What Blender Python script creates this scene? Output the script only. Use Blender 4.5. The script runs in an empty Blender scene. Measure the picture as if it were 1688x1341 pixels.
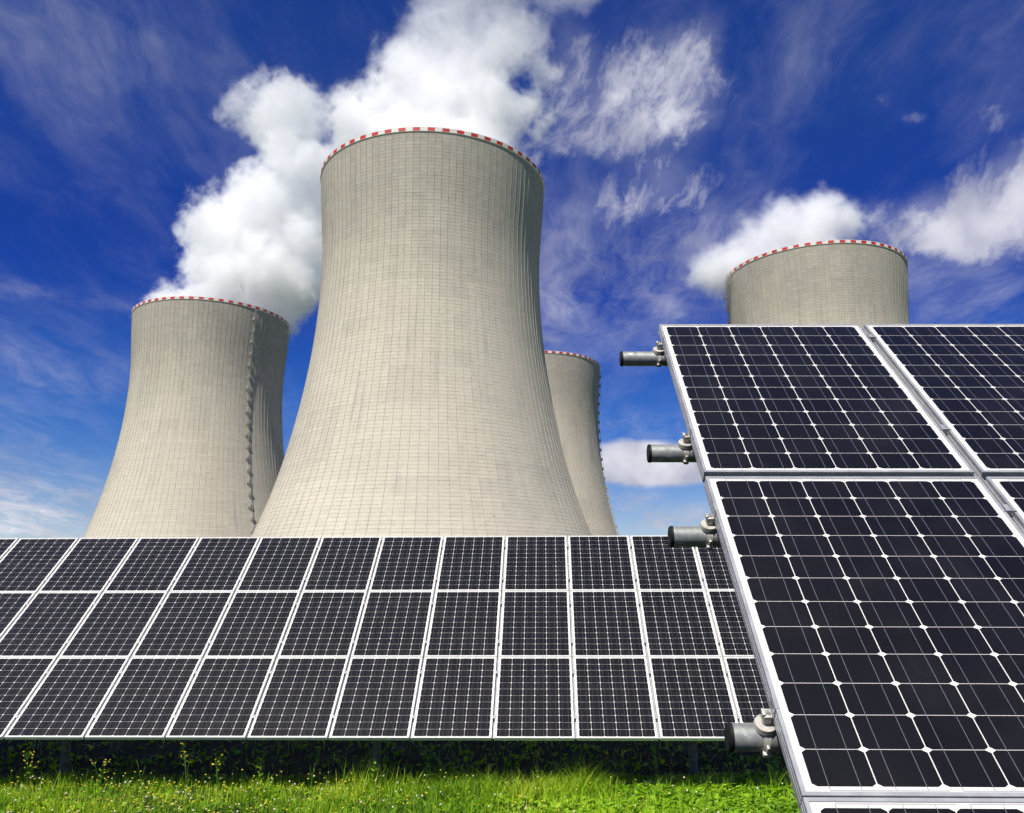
import bpy, bmesh, math, random
import numpy as np
from mathutils import Vector, Matrix

random.seed(7)
rng = np.random.default_rng(11)
SC = bpy.context.scene
COL = SC.collection

# ------------------------------------------------------------------ camera
CAM_H = 1.95
PITCH, ROLL = 0.209033, 0.002956
cam_d = bpy.data.cameras.new("camera")
cam = bpy.data.objects.new("camera", cam_d)
COL.objects.link(cam)
cam_d.sensor_width = 36.0
cam_d.lens = 36.0 * 1370.377 / 1688.0
cam_d.shift_x = (844.0 - 866.155) / 1688.0
cam_d.shift_y = (692.359 - 670.5) / 1688.0
cam_d.clip_start = 0.05
cam_d.clip_end = 20000.0
_r = Vector((1, 0, 0)); _u = Vector((0, -math.sin(PITCH), math.cos(PITCH)))
_f = Vector((0, math.cos(PITCH), math.sin(PITCH)))
_x = _r * math.cos(ROLL) - _u * math.sin(ROLL)
_y = _r * math.sin(ROLL) + _u * math.cos(ROLL)
cam.matrix_world = Matrix(((_x.x, _y.x, -_f.x, 0), (_x.y, _y.y, -_f.y, 0), (_x.z, _y.z, -_f.z, CAM_H), (0, 0, 0, 1)))
SC.camera = cam

# ------------------------------------------------------------------ sun
SUN_EL, SUN_AZ = math.radians(55), math.radians(25)      # azimuth: to the left of straight behind the camera
sdir = Vector((-math.sin(SUN_AZ) * math.cos(SUN_EL), -math.cos(SUN_AZ) * math.cos(SUN_EL), math.sin(SUN_EL)))
sun_d = bpy.data.lights.new("sun", 'SUN')
sun_d.energy = 4.9
sun_d.angle = math.radians(0.53)
sun_d.color = (1.0, 0.95, 0.86)
sun = bpy.data.objects.new("sun", sun_d)
COL.objects.link(sun)
sun.rotation_euler = sdir.to_track_quat('Z', 'Y').to_euler()

SC.view_settings.view_transform = 'Standard'
SC.view_settings.look = 'None'
SC.view_settings.exposure = 0.42
SC.view_settings.gamma = 1.0
SC.render.engine = 'CYCLES'
cy = SC.cycles
cy.use_denoising = True
try:
    cy.denoiser = 'OPENIMAGEDENOISE'
    cy.denoising_input_passes = 'RGB_ALBEDO_NORMAL'
except Exception:
    pass
cy.max_bounces = 12
cy.diffuse_bounces = 4
cy.glossy_bounces = 3
cy.transparent_max_bounces = 12
cy.volume_bounces = 12
cy.volume_step_rate = 4.0
cy.volume_max_steps = 256
cy.use_adaptive_sampling = True
cy.adaptive_threshold = 0.05


# ------------------------------------------------------------------ node helpers
class NT:
    def __init__(self, tree):
        self.t = tree; self.n = tree.nodes; self.l = tree.links

    def node(self, typ, **kw):
        nd = self.n.new(typ)
        for k, v in kw.items():
            setattr(nd, k, v)
        return nd

    def put(self, sock, v):
        if isinstance(v, bpy.types.NodeSocket):
            self.l.new(v, sock)
        elif v is not None:
            try:
                sock.default_value = v
            except Exception:
                sock.default_value = (v[0], v[1], v[2], 1.0)

    def m(self, op, a, b=None, c=None, clamp=False):
        nd = self.node('ShaderNodeMath', operation=op, use_clamp=clamp)
        self.put(nd.inputs[0], a); self.put(nd.inputs[1], b); self.put(nd.inputs[2], c)
        return nd.outputs[0]

    def v(self, op, a, b=None, s=None):
        nd = self.node('ShaderNodeVectorMath', operation=op)
        self.put(nd.inputs[0], a); self.put(nd.inputs[1], b)
        if s is not None:
            self.put(nd.inputs['Scale'], s)
        return nd.outputs['Value'] if op in ('LENGTH', 'DOT_PRODUCT', 'DISTANCE') else nd.outputs[0]

    def noise(self, vec, scale, detail=4.0, rough=0.5, dist=0.0, color=False, lac=2.0):
        nd = self.node('ShaderNodeTexNoise')
        if vec is not None:
            self.l.new(vec, nd.inputs['Vector'])
        nd.inputs['Scale'].default_value = scale
        nd.inputs['Detail'].default_value = detail
        nd.inputs['Roughness'].default_value = rough
        nd.inputs['Lacunarity'].default_value = lac
        nd.inputs['Distortion'].default_value = dist
        return nd.outputs['Color' if color else 'Fac']

    def ss(self, x, lo, hi):            # smoothstep
        nd = self.node('ShaderNodeMapRange', interpolation_type='SMOOTHSTEP')
        self.put(nd.inputs['Value'], x)
        self.put(nd.inputs['From Min'], lo); self.put(nd.inputs['From Max'], hi)
        return nd.outputs[0]

    def mix(self, f, a, b, blend='MIX'):
        nd = self.node('ShaderNodeMix', data_type='RGBA', blend_type=blend)
        self.put(nd.inputs['Factor'], f)
        for s, v in ((nd.inputs[6], a), (nd.inputs[7], b)):
            if isinstance(v, bpy.types.NodeSocket):
                self.l.new(v, s)
            else:
                s.default_value = (v[0], v[1], v[2], 1.0)
        return nd.outputs[2]

    def xyz(self, vec):
        nd = self.node('ShaderNodeSeparateXYZ'); self.l.new(vec, nd.inputs[0]); return nd.outputs

    def comb(self, x, y, z):
        nd = self.node('ShaderNodeCombineXYZ')
        self.put(nd.inputs[0], x); self.put(nd.inputs[1], y); self.put(nd.inputs[2], z)
        return nd.outputs[0]


def material(name, base=(0.5, 0.5, 0.5), rough=0.6, metal=0.0, spec=0.5):
    m = bpy.data.materials.new(name); m.use_nodes = True
    g = NT(m.node_tree)
    b = g.n['Principled BSDF']
    b.inputs['Base Color'].default_value = (*base, 1)
    b.inputs['Roughness'].default_value = rough
    b.inputs['Metallic'].default_value = metal
    b.inputs['Specular IOR Level'].default_value = spec
    return m, g, b


# ------------------------------------------------------------------ world: sky with real clouds far away
world = bpy.data.worlds.new("World"); SC.world = world; world.use_nodes = True
g = NT(world.node_tree)
bg = g.n['Background']
sky = g.node('ShaderNodeTexSky', sky_type='NISHITA', sun_disc=False)
sky.sun_elevation = SUN_EL
sky.sun_rotation = math.atan2(sdir.x, sdir.y)
sky.altitude = 500
sky.air_density = 1.0; sky.dust_density = 0.2; sky.ozone_density = 3.0
hsv = g.node('ShaderNodeHueSaturation')
hsv.inputs['Hue'].default_value = 0.528
hsv.inputs['Saturation'].default_value = 1.36
hsv.inputs['Value'].default_value = 0.72
g.l.new(sky.outputs[0], hsv.inputs['Color'])
tc = g.node('ShaderNodeTexCoord')
D = tc.outputs['Generated']
dx, dy, dz = g.xyz(D)
az = g.m('ARCTAN2', dx, dy)
el = g.m('ARCSINE', dz)
warp = g.v('SUBTRACT', g.noise(D, 9.0, 4, 0.6, color=True), (0.5, 0.5, 0.5))
wx, wy, wz = g.xyz(warp)
azw = g.m('MULTIPLY_ADD', wx, 0.10, az)
elw = g.m('MULTIPLY_ADD', wy, 0.075, el)
CLOUDS_A = [(0.077, 0.5589, 0.0361, 0.0254, 0.62), (0.1419, 0.5809, 0.0614, 0.034, 0.56), (0.1983, 0.595, 0.0429, 0.0463, 0.50),
            (0.1801, 0.5495, 0.0542, 0.0221, 0.5), (0.0583, 0.6344, 0.0287, 0.0327, 0.55), (0.2233, 0.6169, 0.0195, 0.0237, 0.45),
            (0.1003, 0.532, 0.0475, 0.013, 0.6), (0.1617, 0.4888, 0.0561, 0.0228, 0.42), (0.1912, 0.4597, 0.0478, 0.0231, 0.36), (0.13, 0.455, 0.03, 0.012, 0.34),
            (0.0941, 0.4519, 0.0234, 0.017, 0.25), (0.5242, 0.3951, 0.0569, 0.0303, 1.0), (0.5766, 0.4156, 0.0251, 0.0222, 0.6),
            (0.4891, 0.3831, 0.0417, 0.0199, 0.85), (0.5498, 0.3617, 0.0441, 0.0182, 0.8), (0.4547, 0.5366, 0.0118, 0.0129, 0.42),
            (0.4753, 0.5139, 0.0102, 0.0118, 0.35), (0.553, 0.4891, 0.0128, 0.0116, 0.42), (0.5602, 0.4664, 0.0126, 0.0094, 0.22),
            (0.2967, 0.4689, 0.018, 0.0078, 0.3)]
CLOUDS_C = [(0.150, 0.1490, 0.085, 0.0155, 1.25), (0.1353, 0.1755, 0.034, 0.0080, 0.75), (0.24, 0.152, 0.08, 0.010, 0.9)]
CLOUDS_B = [(-0.5252, 0.0771, 0.10, 0.030, 1.3), (0.1608, 0.0822, 0.09, 0.026, 1.2), (-0.4895, 0.2336, 0.0299, 0.0142, 0.35),
            (-0.5703, 0.2421, 0.0329, 0.0245, 0.16), (-0.5561, 0.3134, 0.0696, 0.0056, 0.22), (0.0416, 0.3338, 0.0168, 0.0286, 0.35),
            (-0.5586, 0.1373, 0.0492, 0.0247, 0.3), (0.493, 0.3343, 0.0802, 0.0252, 0.4), (0.5369, 0.3012, 0.0442, 0.0124, 0.3),
            (-0.4996, 0.5581, 0.1789, 0.0662, 0.20), (0.1033, 0.3607, 0.0904, 0.0522, 0.42),
            (0.1725, 0.2, 0.0642, 0.0144, 0.3), (0.1097, 0.4314, 0.0923, 0.0478, 0.42), (0.24, 0.40, 0.08, 0.04, 0.35), (0.50, 0.58, 0.14, 0.05, 0.13), (0.30, 0.62, 0.07, 0.06, 0.13)]


def cloud_sum(lst, A_, E_):
    acc = None
    for a, e, sa, se, s in lst:
        u = g.m('MULTIPLY', g.m('SUBTRACT', A_, a), 0.72 / sa)
        w = g.m('MULTIPLY', g.m('SUBTRACT', E_, e), 0.72 / se)
        q = g.m('MULTIPLY_ADD', w, w, g.m('MULTIPLY', u, u))
        x = g.m('MULTIPLY', g.m('EXPONENT', g.m('MULTIPLY', q, -1.0)), s)
        acc = x if acc is None else g.m('ADD', acc, x)
    return acc


fa = cloud_sum(CLOUDS_A, azw, elw)
cir_soft = g.noise(D, 11.0, 6, 0.6)
fb = cloud_sum(CLOUDS_B, azw, elw)
fc = cloud_sum(CLOUDS_C, g.m('MULTIPLY_ADD', wx, 0.03, az), g.m('MULTIPLY_ADD', wy, 0.022, el))
c50, s50 = math.cos(math.radians(52)), math.sin(math.radians(52))      # wind-drawn: longer along one slanting direction
along = g.m('MULTIPLY', g.m('ADD', g.m('MULTIPLY', az, c50), g.m('MULTIPLY', el, s50)), 0.55)
across = g.m('SUBTRACT', g.m('MULTIPLY', el, c50), g.m('MULTIPLY', az, s50))
puff = g.noise(g.v('ADD', g.comb(along, across, 0.0), g.v('SCALE', warp, None, 0.05)), 24.0, 9, 0.66, 0.12)
da = g.ss(g.m('ADD', g.m('MULTIPLY', fa, 1.0), g.m('MULTIPLY', g.m('SUBTRACT', puff, 0.5), 3.0)), 0.14, 1.45)
da = g.m('MULTIPLY', da, g.m('MULTIPLY', g.ss(fa, 0.05, 0.42), 0.9))
da = g.m('MAXIMUM', da, g.m('MULTIPLY', g.ss(g.m('MULTIPLY_ADD', g.m('SUBTRACT', cir_soft, 0.5), 0.9, fa), 0.05, 0.95), 0.26))
flat_n = g.noise(g.comb(g.m('MULTIPLY', az, 14.0), g.m('MULTIPLY', el, 46.0), 0.0), 1.0, 5, 0.55)
da = g.m('MAXIMUM', da, g.ss(g.m('MULTIPLY_ADD', g.m('SUBTRACT', flat_n, 0.5), 0.7, fc), 0.22, 0.85))
# cirrus lies on a flat high layer, so it is stretched towards the horizon
inv = g.m('DIVIDE', 1.0, g.m('ADD', g.m('MAXIMUM', dz, 0.0), 0.12))
cpos = g.comb(g.m('MULTIPLY', dx, inv), g.m('MULTIPLY', dy, inv), 0.0)
mp = g.node('ShaderNodeMapping'); g.l.new(cpos, mp.inputs[0])
mp.inputs['Rotation'].default_value = (0, 0, math.radians(-28)); mp.inputs['Scale'].default_value = (3.2, 0.9, 1)
cwarp = g.v('ADD', mp.outputs[0], g.v('SCALE', g.noise(cpos, 2.0, 3, 0.6, color=True), None, 0.9))
cir = g.noise(cwarp, 1.6, 9, 0.66)
cir2 = g.noise(cpos, 0.9, 3, 0.5)
thin = g.m('MULTIPLY', g.ss(g.m('MULTIPLY', cir, g.m('ADD', cir2, 0.5)), 0.36, 0.95), 0.14)
db = g.m('MULTIPLY', fb, g.ss(cir, 0.30, 0.80))
haze_low = g.m('MULTIPLY', g.ss(el, 0.20, 0.0), 0.30)
cover = g.m('MAXIMUM', g.m('MAXIMUM', da, g.m('ADD', db, thin)), haze_low, clamp=True)
shade = g.noise(g.v('ADD', D, (0.02, 0.0, 0.035)), 14.0, 4, 0.5)
ccol = g.mix(g.ss(shade, 0.35, 0.7), (0.34, 0.35, 0.44), (0.60, 0.60, 0.66))
ramp = g.node('ShaderNodeValToRGB'); g.l.new(el, ramp.inputs[0])      # clean dark air above the haze layer
cr = ramp.color_ramp; cr.interpolation = 'EASE'
for i, (p, c) in enumerate(((0.04, (1, 1, 1)), (0.20, (0.45, 0.80, 1.0)), (0.36, (0.34, 0.60, 0.92)), (0.60, (1, 1, 1)))):
    e = cr.elements[i] if i < 2 else cr.elements.new(p)
    e.position = p; e.color = (*c, 1)
bgc = g.v('SCALE', g.v('MULTIPLY', hsv.outputs[0], ramp.outputs[0]), None, 0.1)
g.l.new(g.mix(cover, bgc, ccol), bg.inputs['Color'])
bg.inputs['Strength'].default_value = 1.0


# ------------------------------------------------------------------ object helpers
def link(o, parent=None):
    COL.objects.link(o)
    if parent is not None:
        o.parent = parent
    return o


def empty(name, mw, label, cat, group=None):
    o = bpy.data.objects.new(name, None); COL.objects.link(o)
    o.empty_display_size = 0.2
    o.matrix_world = mw
    tag(o, label, cat, group)
    return o


def tag(o, label=None, cat=None, group=None, kind=None):
    if label: o['label'] = label
    if cat: o['category'] = cat
    if group: o['group'] = group
    if kind: o['kind'] = kind


class MB:
    """collects vertices and faces for ONE mesh"""
    def __init__(self):
        self.v = []; self.f = []; self.mi = []

    def add(self, vs, fs, mi=0):
        o = len(self.v)
        self.v.extend([tuple(p) for p in vs])
        self.f.extend([tuple(i + o for i in f) for f in fs])
        self.mi.extend([mi] * len(fs))

    def box(self, lo, hi, M=None, mi=0, bev=0.0):
        x0, y0, z0 = lo; x1, y1, z1 = hi
        if bev > 0:
            bm = bmesh.new()
            bmesh.ops.create_cube(bm, size=1.0)
            for v in bm.verts:
                v.co = Vector(((x0 + x1) / 2 + v.co.x * (x1 - x0), (y0 + y1) / 2 + v.co.y * (y1 - y0), (z0 + z1) / 2 + v.co.z * (z1 - z0)))
            bmesh.ops.bevel(bm, geom=bm.edges[:], offset=bev, segments=2, affect='EDGES', profile=0.5)
            bm.verts.index_update()
            vs = [v.co.copy() for v in bm.verts]; fs = [[v.index for v in f.verts] for f in bm.faces]
            bm.free()
        else:
            vs = [Vector(p) for p in ((x0, y0, z0), (x1, y0, z0), (x1, y1, z0), (x0, y1, z0), (x0, y0, z1), (x1, y0, z1), (x1, y1, z1), (x0, y1, z1))]
            fs = [(0, 3, 2, 1), (4, 5, 6, 7), (0, 1, 5, 4), (1, 2, 6, 5), (2, 3, 7, 6), (3, 0, 4, 7)]
        if M is not None:
            vs = [M @ v for v in vs]
        self.add(vs, fs, mi)

    def tube(self, a, b, r, n=16, cap=True, r2=None, mi=0):
        a = Vector(a); b = Vector(b); r2 = r if r2 is None else r2
        q = (b - a).to_track_quat('Z', 'Y')
        vs = []
        for c, rr in ((a, r), (b, r2)):
            for k in range(n):
                t = 2 * math.pi * k / n
                vs.append(c + q @ Vector((rr * math.cos(t), rr * math.sin(t), 0)))
        fs = [(k, (k + 1) % n, n + (k + 1) % n, n + k) for k in range(n)]
        if cap:
            fs += [tuple(range(n - 1, -1, -1)), tuple(range(n, 2 * n))]
        self.add(vs, fs, mi)

    def build(self, name, mats, parent=None, smooth=False, angle=None, mw=None):
        me = bpy.data.meshes.new(name)
        me.from_pydata(self.v, [], self.f)
        if not isinstance(mats, (list, tuple)): mats = [mats]
        for m in mats: me.materials.append(m)
        if len(mats) > 1:
            me.polygons.foreach_set('material_index', self.mi)
        if smooth or angle:
            me.polygons.foreach_set('use_smooth', [True] * len(me.polygons))
            if angle:
                me.set_sharp_from_angle(angle=math.radians(angle))
        me.update()
        o = bpy.data.objects.new(name, me)
        link(o, parent)
        if mw is not None: o.matrix_local = mw
        return o


def copy_tree(o, parent=None):
    c = o.copy(); COL.objects.link(c); c.parent = parent
    for ch in list(o.children):
        copy_tree(ch, c)
    return c


# ------------------------------------------------------------------ materials
def concrete():
    m, g, b = material('tower_concrete', rough=0.88, spec=0.25)
    uv = g.node('ShaderNodeUVMap').outputs[0]
    u, v, _ = g.xyz(uv)
    tco = g.node('ShaderNodeTexCoord').outputs['Object']
    oi = g.node('ShaderNodeObjectInfo')
    seed = g.m('MULTIPLY', oi.outputs['Random'], 37.0)
    off = g.comb(seed, seed, seed)
    P = g.v('ADD', tco, off)
    cell = g.comb(g.m('FLOOR', u), g.m('FLOOR', v), seed)
    wn = g.node('ShaderNodeTexWhiteNoise'); g.l.new(cell, wn.inputs['Vector'])
    lift = g.noise(g.comb(g.m('MULTIPLY', u, 0.018), g.m('FLOOR', v), seed), 0.55, 3, 0.6)
    big = g.noise(P, 0.022, 5, 0.55)
    streak_n = g.noise(g.comb(g.m('MULTIPLY', u, 1.1), g.m('MULTIPLY', v, 0.045), seed), 0.8, 5, 0.62)
    base = g.mix(big, (0.420, 0.382, 0.312), (0.545, 0.497, 0.406))
    base = g.mix(g.ss(lift, 0.35, 0.75), base, (0.520, 0.472, 0.380))
    # weathering: the upper lifts are greyer and streaked
    top = g.m('MULTIPLY', g.ss(g.m('ADD', v, g.m('MULTIPLY', streak_n, 46.0)), 86.0, 158.0), 0.60)
    base = g.mix(top, base, (0.245, 0.228, 0.196))
    st = g.m('MULTIPLY', g.ss(streak_n, 0.56, 0.74), 0.30)
    base = g.mix(st, base, (0.20, 0.195, 0.18))
    base = g.mix(g.m('MULTIPLY', g.m('SUBTRACT', wn.outputs[0], 0.4), 0.22), base, (0.62, 0.58, 0.5))
    pn = g.noise(g.comb(g.m('FLOOR', g.m('MULTIPLY', u, 0.5)), g.m('FLOOR', g.m('MULTIPLY', v, 0.2)), seed), 0.31, 4, 0.65)
    base = g.mix(g.m('MULTIPLY', g.ss(pn, 0.48, 0.66), 0.20), base, (0.235, 0.225, 0.20))
    base = g.mix(g.m('MULTIPLY', g.ss(pn, 0.44, 0.30), 0.20), base, (0.60, 0.56, 0.47))
    fine = g.noise(P, 0.9, 5, 0.7)
    base = g.mix(g.m('MULTIPLY', g.ss(fine, 0.4, 0.75), 0.22), base, (0.24, 0.23, 0.2))
    # formwork joints
    jit = g.noise(g.comb(g.m('FLOOR', u), g.m('FLOOR', g.m('MULTIPLY', v, 0.2)), seed), 3.0, 0, 0.5)
    vv = g.m('ADD', v, g.m('MULTIPLY', jit, 0.10))
    fv = g.m('ABSOLUTE', g.m('SUBTRACT', g.m('FRACT', vv), 0.5))
    brk = g.noise(g.comb(g.m('MULTIPLY', u, 0.9), g.m('FLOOR', vv), seed), 1.0, 3, 0.7)
    hl = g.m('MULTIPLY', g.m('GREATER_THAN', fv, 0.448), g.ss(brk, 0.30, 0.68))
    fu = g.m('ABSOLUTE', g.m('SUBTRACT', g.m('FRACT', g.m('ADD', u, 0.5)), 0.5))
    vl = g.m('LESS_THAN', g.m('ABSOLUTE', g.m('SUBTRACT', g.m('FRACT', g.m('ADD', u, 0.44)), 0.5)), 0.020)
    base = g.mix(g.m('MULTIPLY', hl, 0.72), base, (0.09, 0.085, 0.075))
    base = g.mix(g.m('MULTIPLY', vl, 0.34), base, (0.10, 0.095, 0.085))
    # patched holes
    ps = g.node('ShaderNodeTexVoronoi', feature='F1'); g.l.new(g.comb(g.m('MULTIPLY', u, 0.22), g.m('MULTIPLY', v, 0.3), seed), ps.inputs['Vector']); ps.inputs['Scale'].default_value = 1.0
    spot = g.m('MULTIPLY', g.m('LESS_THAN', ps.outputs['Distance'], 0.045), 0.6)
    base = g.mix(spot, base, (0.16, 0.15, 0.14))
    g.l.new(base, b.inputs['Base Color'])
    bp = g.node('ShaderNodeBump'); bp.inputs['Strength'].default_value = 0.35; bp.inputs['Distance'].default_value = 0.25
    hgt = g.m('SUBTRACT', g.m('ADD', fine, g.m('MULTIPLY', wn.outputs[0], 0.25)), g.m('MULTIPLY', hl, 0.8))
    g.l.new(hgt, bp.inputs['Height']); g.l.new(bp.outputs[0], b.inputs['Normal'])
    return m


def mottled(name, c1, c2, scale, rough=0.6, metal=0.0, spec=0.5, bump=0.0, coord='Object', detail=4):
    m, g, b = material(name, c1, rough, metal, spec)
    P = g.node('ShaderNodeTexCoord').outputs[coord]
    n = g.noise(P, scale, detail, 0.6)
    g.l.new(g.mix(g.ss(n, 0.3, 0.7), c1, c2), b.inputs['Base Color'])
    g.l.new(g.m('MULTIPLY_ADD', n, 0.25, rough - 0.12), b.inputs['Roughness'])
    if bump:
        bp = g.node('ShaderNodeBump'); bp.inputs['Strength'].default_value = bump; bp.inputs['Distance'].default_value = 0.004
        g.l.new(n, bp.inputs['Height']); g.l.new(bp.outputs[0], b.inputs['Normal'])
    return m


M_CONC = concrete()
M_WHITE = mottled('rim_white_paint', (0.52, 0.51, 0.47), (0.64, 0.63, 0.59), 0.6, 0.6)
M_RED = mottled('rim_red_paint', (0.36, 0.010, 0.010), (0.46, 0.018, 0.016), 0.5, 0.6)
M_DARKSTEEL = mottled('ladder_steel', (0.28, 0.26, 0.24), (0.44, 0.42, 0.38), 0.8, 0.6, 0.3)
M_PLATE = mottled('platform_steel', (0.30, 0.29, 0.27), (0.5, 0.49, 0.46), 0.8, 0.6, 0.2)
M_ALU = mottled('anodised_aluminium', (0.33, 0.335, 0.345), (0.41, 0.415, 0.42), 14.0, 0.42, 0.35)
M_FRAME2 = mottled('bright_aluminium', (0.60, 0.60, 0.57), (0.70, 0.70, 0.66), 14.0, 0.45, 0.15)
M_POST = mottled('shade_darkened_post_steel', (0.10, 0.10, 0.09), (0.19, 0.19, 0.17), 12.0, 0.7, 0.3)  # shade under the bank put into the post colour, darker than bare steel
M_CAST = mottled('cast_aluminium', (0.34, 0.325, 0.29), (0.52, 0.49, 0.43), 40.0, 0.55, 0.35, bump=0.3)
M_CAP = mottled('black_plastic_cap', (0.004, 0.004, 0.004), (0.012, 0.012, 0.011), 30.0, 0.6, spec=0.25)
M_BOLT = mottled('zinc_bolt', (0.55, 0.55, 0.53), (0.75, 0.75, 0.72), 60.0, 0.3, 0.9)


def galvanised():
    m, g, b = material('galvanised_steel', (0.4, 0.42, 0.4), 0.5, 0.45)
    P = g.node('ShaderNodeTexCoord').outputs['Object']
    n1 = g.noise(P, 26.0, 6, 0.62, 1.2); n2 = g.noise(P, 120.0, 4, 0.6)
    vo = g.node('ShaderNodeTexVoronoi'); g.l.new(P, vo.inputs['Vector']); vo.inputs['Scale'].default_value = 60
    c = g.mix(g.ss(n1, 0.35, 0.62), (0.20, 0.215, 0.20), (0.32, 0.335, 0.315))
    c = g.mix(g.ss(n1, 0.60, 0.64), c, (0.55, 0.55, 0.51))
    c = g.mix(g.m('MULTIPLY', g.ss(n2, 0.45, 0.8), 0.35), c, (0.20, 0.22, 0.20))
    c = g.mix(g.m('MULTIPLY', vo.outputs['Color'], 0.12), c, (0.5, 0.5, 0.48))
    g.l.new(c, b.inputs['Base Color'])
    g.l.new(g.m('MULTIPLY_ADD', n2, 0.25, 0.38), b.inputs['Roughness'])
    bp = g.node('ShaderNodeBump'); bp.inputs['Strength'].default_value = 0.2; bp.inputs['Distance'].default_value = 0.002
    g.l.new(n1, bp.inputs['Height']); g.l.new(bp.outputs[0], b.inputs['Normal'])
    return m


M_GALV = galvanised()


def cells():
    m, g, b = material('silicon_cells_under_glass', rough=0.45)
    uv = g.node('ShaderNodeUVMap').outputs[0]
    u, v, _ = g.xyz(uv)
    oi = g.node('ShaderNodeObjectInfo')
    au = g.m('ABSOLUTE', g.m('SUBTRACT', g.m('FRACT', u), 0.5))
    av = g.m('ABSOLUTE', g.m('SUBTRACT', g.m('FRACT', v), 0.5))
    inu = g.m('LESS_THAN', au, 0.4905)
    inv_ = g.m('LESS_THAN', av, 0.4930)
    cor = g.m('LESS_THAN', g.m('ADD', au, av), 0.908)
    ins = g.m('MULTIPLY', g.m('LESS_THAN', g.m('ABSOLUTE', g.m('SUBTRACT', u, 3.0)), 3.0), g.m('LESS_THAN', g.m('ABSOLUTE', g.m('SUBTRACT', v, 6.0)), 6.0))
    cell = g.m('MULTIPLY', g.m('MULTIPLY', inu, inv_), g.m('MULTIPLY', cor, ins))
    cid = g.comb(g.m('FLOOR', u), g.m('FLOOR', v), g.m('MULTIPLY', oi.outputs['Random'], 91.0))
    wn = g.node('ShaderNodeTexWhiteNoise'); g.l.new(cid, wn.inputs['Vector'])
    grain = g.noise(uv, 46.0, 3, 0.7)
    cc = g.mix(wn.outputs[0], (0.0026, 0.0024, 0.0020), (0.0050, 0.0046, 0.0044))
    cc = g.mix(g.m('MULTIPLY', grain, 0.5), cc, (0.006, 0.0055, 0.006))
    bus = g.m('LESS_THAN', g.m('ABSOLUTE', g.m('SUBTRACT', au, 0.240)), 0.0055)
    bus = g.m('MULTIPLY', bus, g.m('LESS_THAN', g.m('ABSOLUTE', g.m('SUBTRACT', v, 6.0)), 6.10))
    bus = g.m('MULTIPLY', bus, g.m('LESS_THAN', g.m('ABSOLUTE', g.m('SUBTRACT', u, 3.0)), 3.0))
    col = g.mix(cell, (0.63, 0.615, 0.565), cc)
    col = g.mix(bus, col, (0.12, 0.12, 0.13))
    # string interconnect ribbons in the upper and lower margins
    ph = g.m('FRACT', g.m('MULTIPLY_ADD', u, 0.5, -0.13))
    ron = g.m('MULTIPLY', g.m('LESS_THAN', ph, 0.90), g.m('LESS_THAN', g.m('ABSOLUTE', g.m('SUBTRACT', u, 3.0)), 2.76))
    rv = g.m('LESS_THAN', g.m('ABSOLUTE', g.m('SUBTRACT', g.m('ABSOLUTE', g.m('SUBTRACT', v, 6.0)), 6.095)), 0.018)
    col = g.mix(g.m('MULTIPLY', ron, rv), col, (0.33, 0.33, 0.34))
    # settled dust on the glass
    tco = g.node('ShaderNodeTexCoord').outputs['Object']
    dust = g.noise(g.v('ADD', tco, g.comb(g.m('MULTIPLY', oi.outputs['Random'], 50.0), 0.0, 0.0)), 3.2, 5, 0.6)
    specks = g.noise(tco, 130.0, 2, 0.5)
    dd = g.m('ADD', g.m('MULTIPLY', g.ss(dust, 0.42, 0.8), 0.016), g.m('MULTIPLY', g.ss(specks, 0.78, 0.86), 0.03))
    col = g.mix(dd, col, (0.42, 0.40, 0.36))
    g.l.new(col, b.inputs['Base Color'])
    b.inputs['Specular IOR Level'].default_value = 0.15
    b.inputs['Coat Weight'].default_value = 0.8
    b.inputs['Coat IOR'].default_value = 1.36
    b.inputs['Coat Roughness'].default_value = 0.06
    return m


M_CELL = cells()


def foliage(name, cols, trans=0.35, rough=0.55):
    m, g, b = material(name, cols[0], rough, spec=0.3)
    at = g.node('ShaderNodeAttribute', attribute_name='tint')
    r = g.node('ShaderNodeValToRGB'); g.l.new(at.outputs['Fac'], r.inputs[0])
    cr = r.color_ramp
    for i, c in enumerate(cols):
        p = i / (len(cols) - 1)
        e = cr.elements[i] if i < 2 else cr.elements.new(p)
        e.position = p; e.color = (*c, 1)
    g.l.new(r.outputs[0], b.inputs['Base Color'])
    tr = g.node('ShaderNodeBsdfTranslucent')
    g.l.new(g.mix(1.0, r.outputs[0], (1.25, 1.3, 0.6), 'MULTIPLY'), tr.inputs['Color'])
    ms = g.node('ShaderNodeMixShader'); ms.inputs[0].default_value = trans
    g.l.new(b.outputs[0], ms.inputs[1]); g.l.new(tr.outputs[0], ms.inputs[2])
    g.l.new(ms.outputs[0], g.n['Material Output'].inputs['Surface'])
    return m


M_GRASS = foliage('grass_blades', [(0.08, 0.19, 0.006), (0.21, 0.38, 0.008), (0.36, 0.52, 0.015), (0.48, 0.50, 0.06)])
M_LEAF = foliage('broad_leaves', [(0.11, 0.26, 0.006), (0.25, 0.46, 0.010), (0.40, 0.60, 0.03)])
M_STALK = foliage('weed_stalks', [(0.05, 0.12, 0.02), (0.09, 0.2, 0.03), (0.2, 0.24, 0.07)], 0.25)
M_YEL = mottled('yellow_petals', (0.62, 0.47, 0.02), (0.78, 0.62, 0.04), 90.0, 0.6)
M_CLOVER = mottled('white_clover', (0.45, 0.46, 0.26), (0.66, 0.63, 0.46), 120.0, 0.7)

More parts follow.
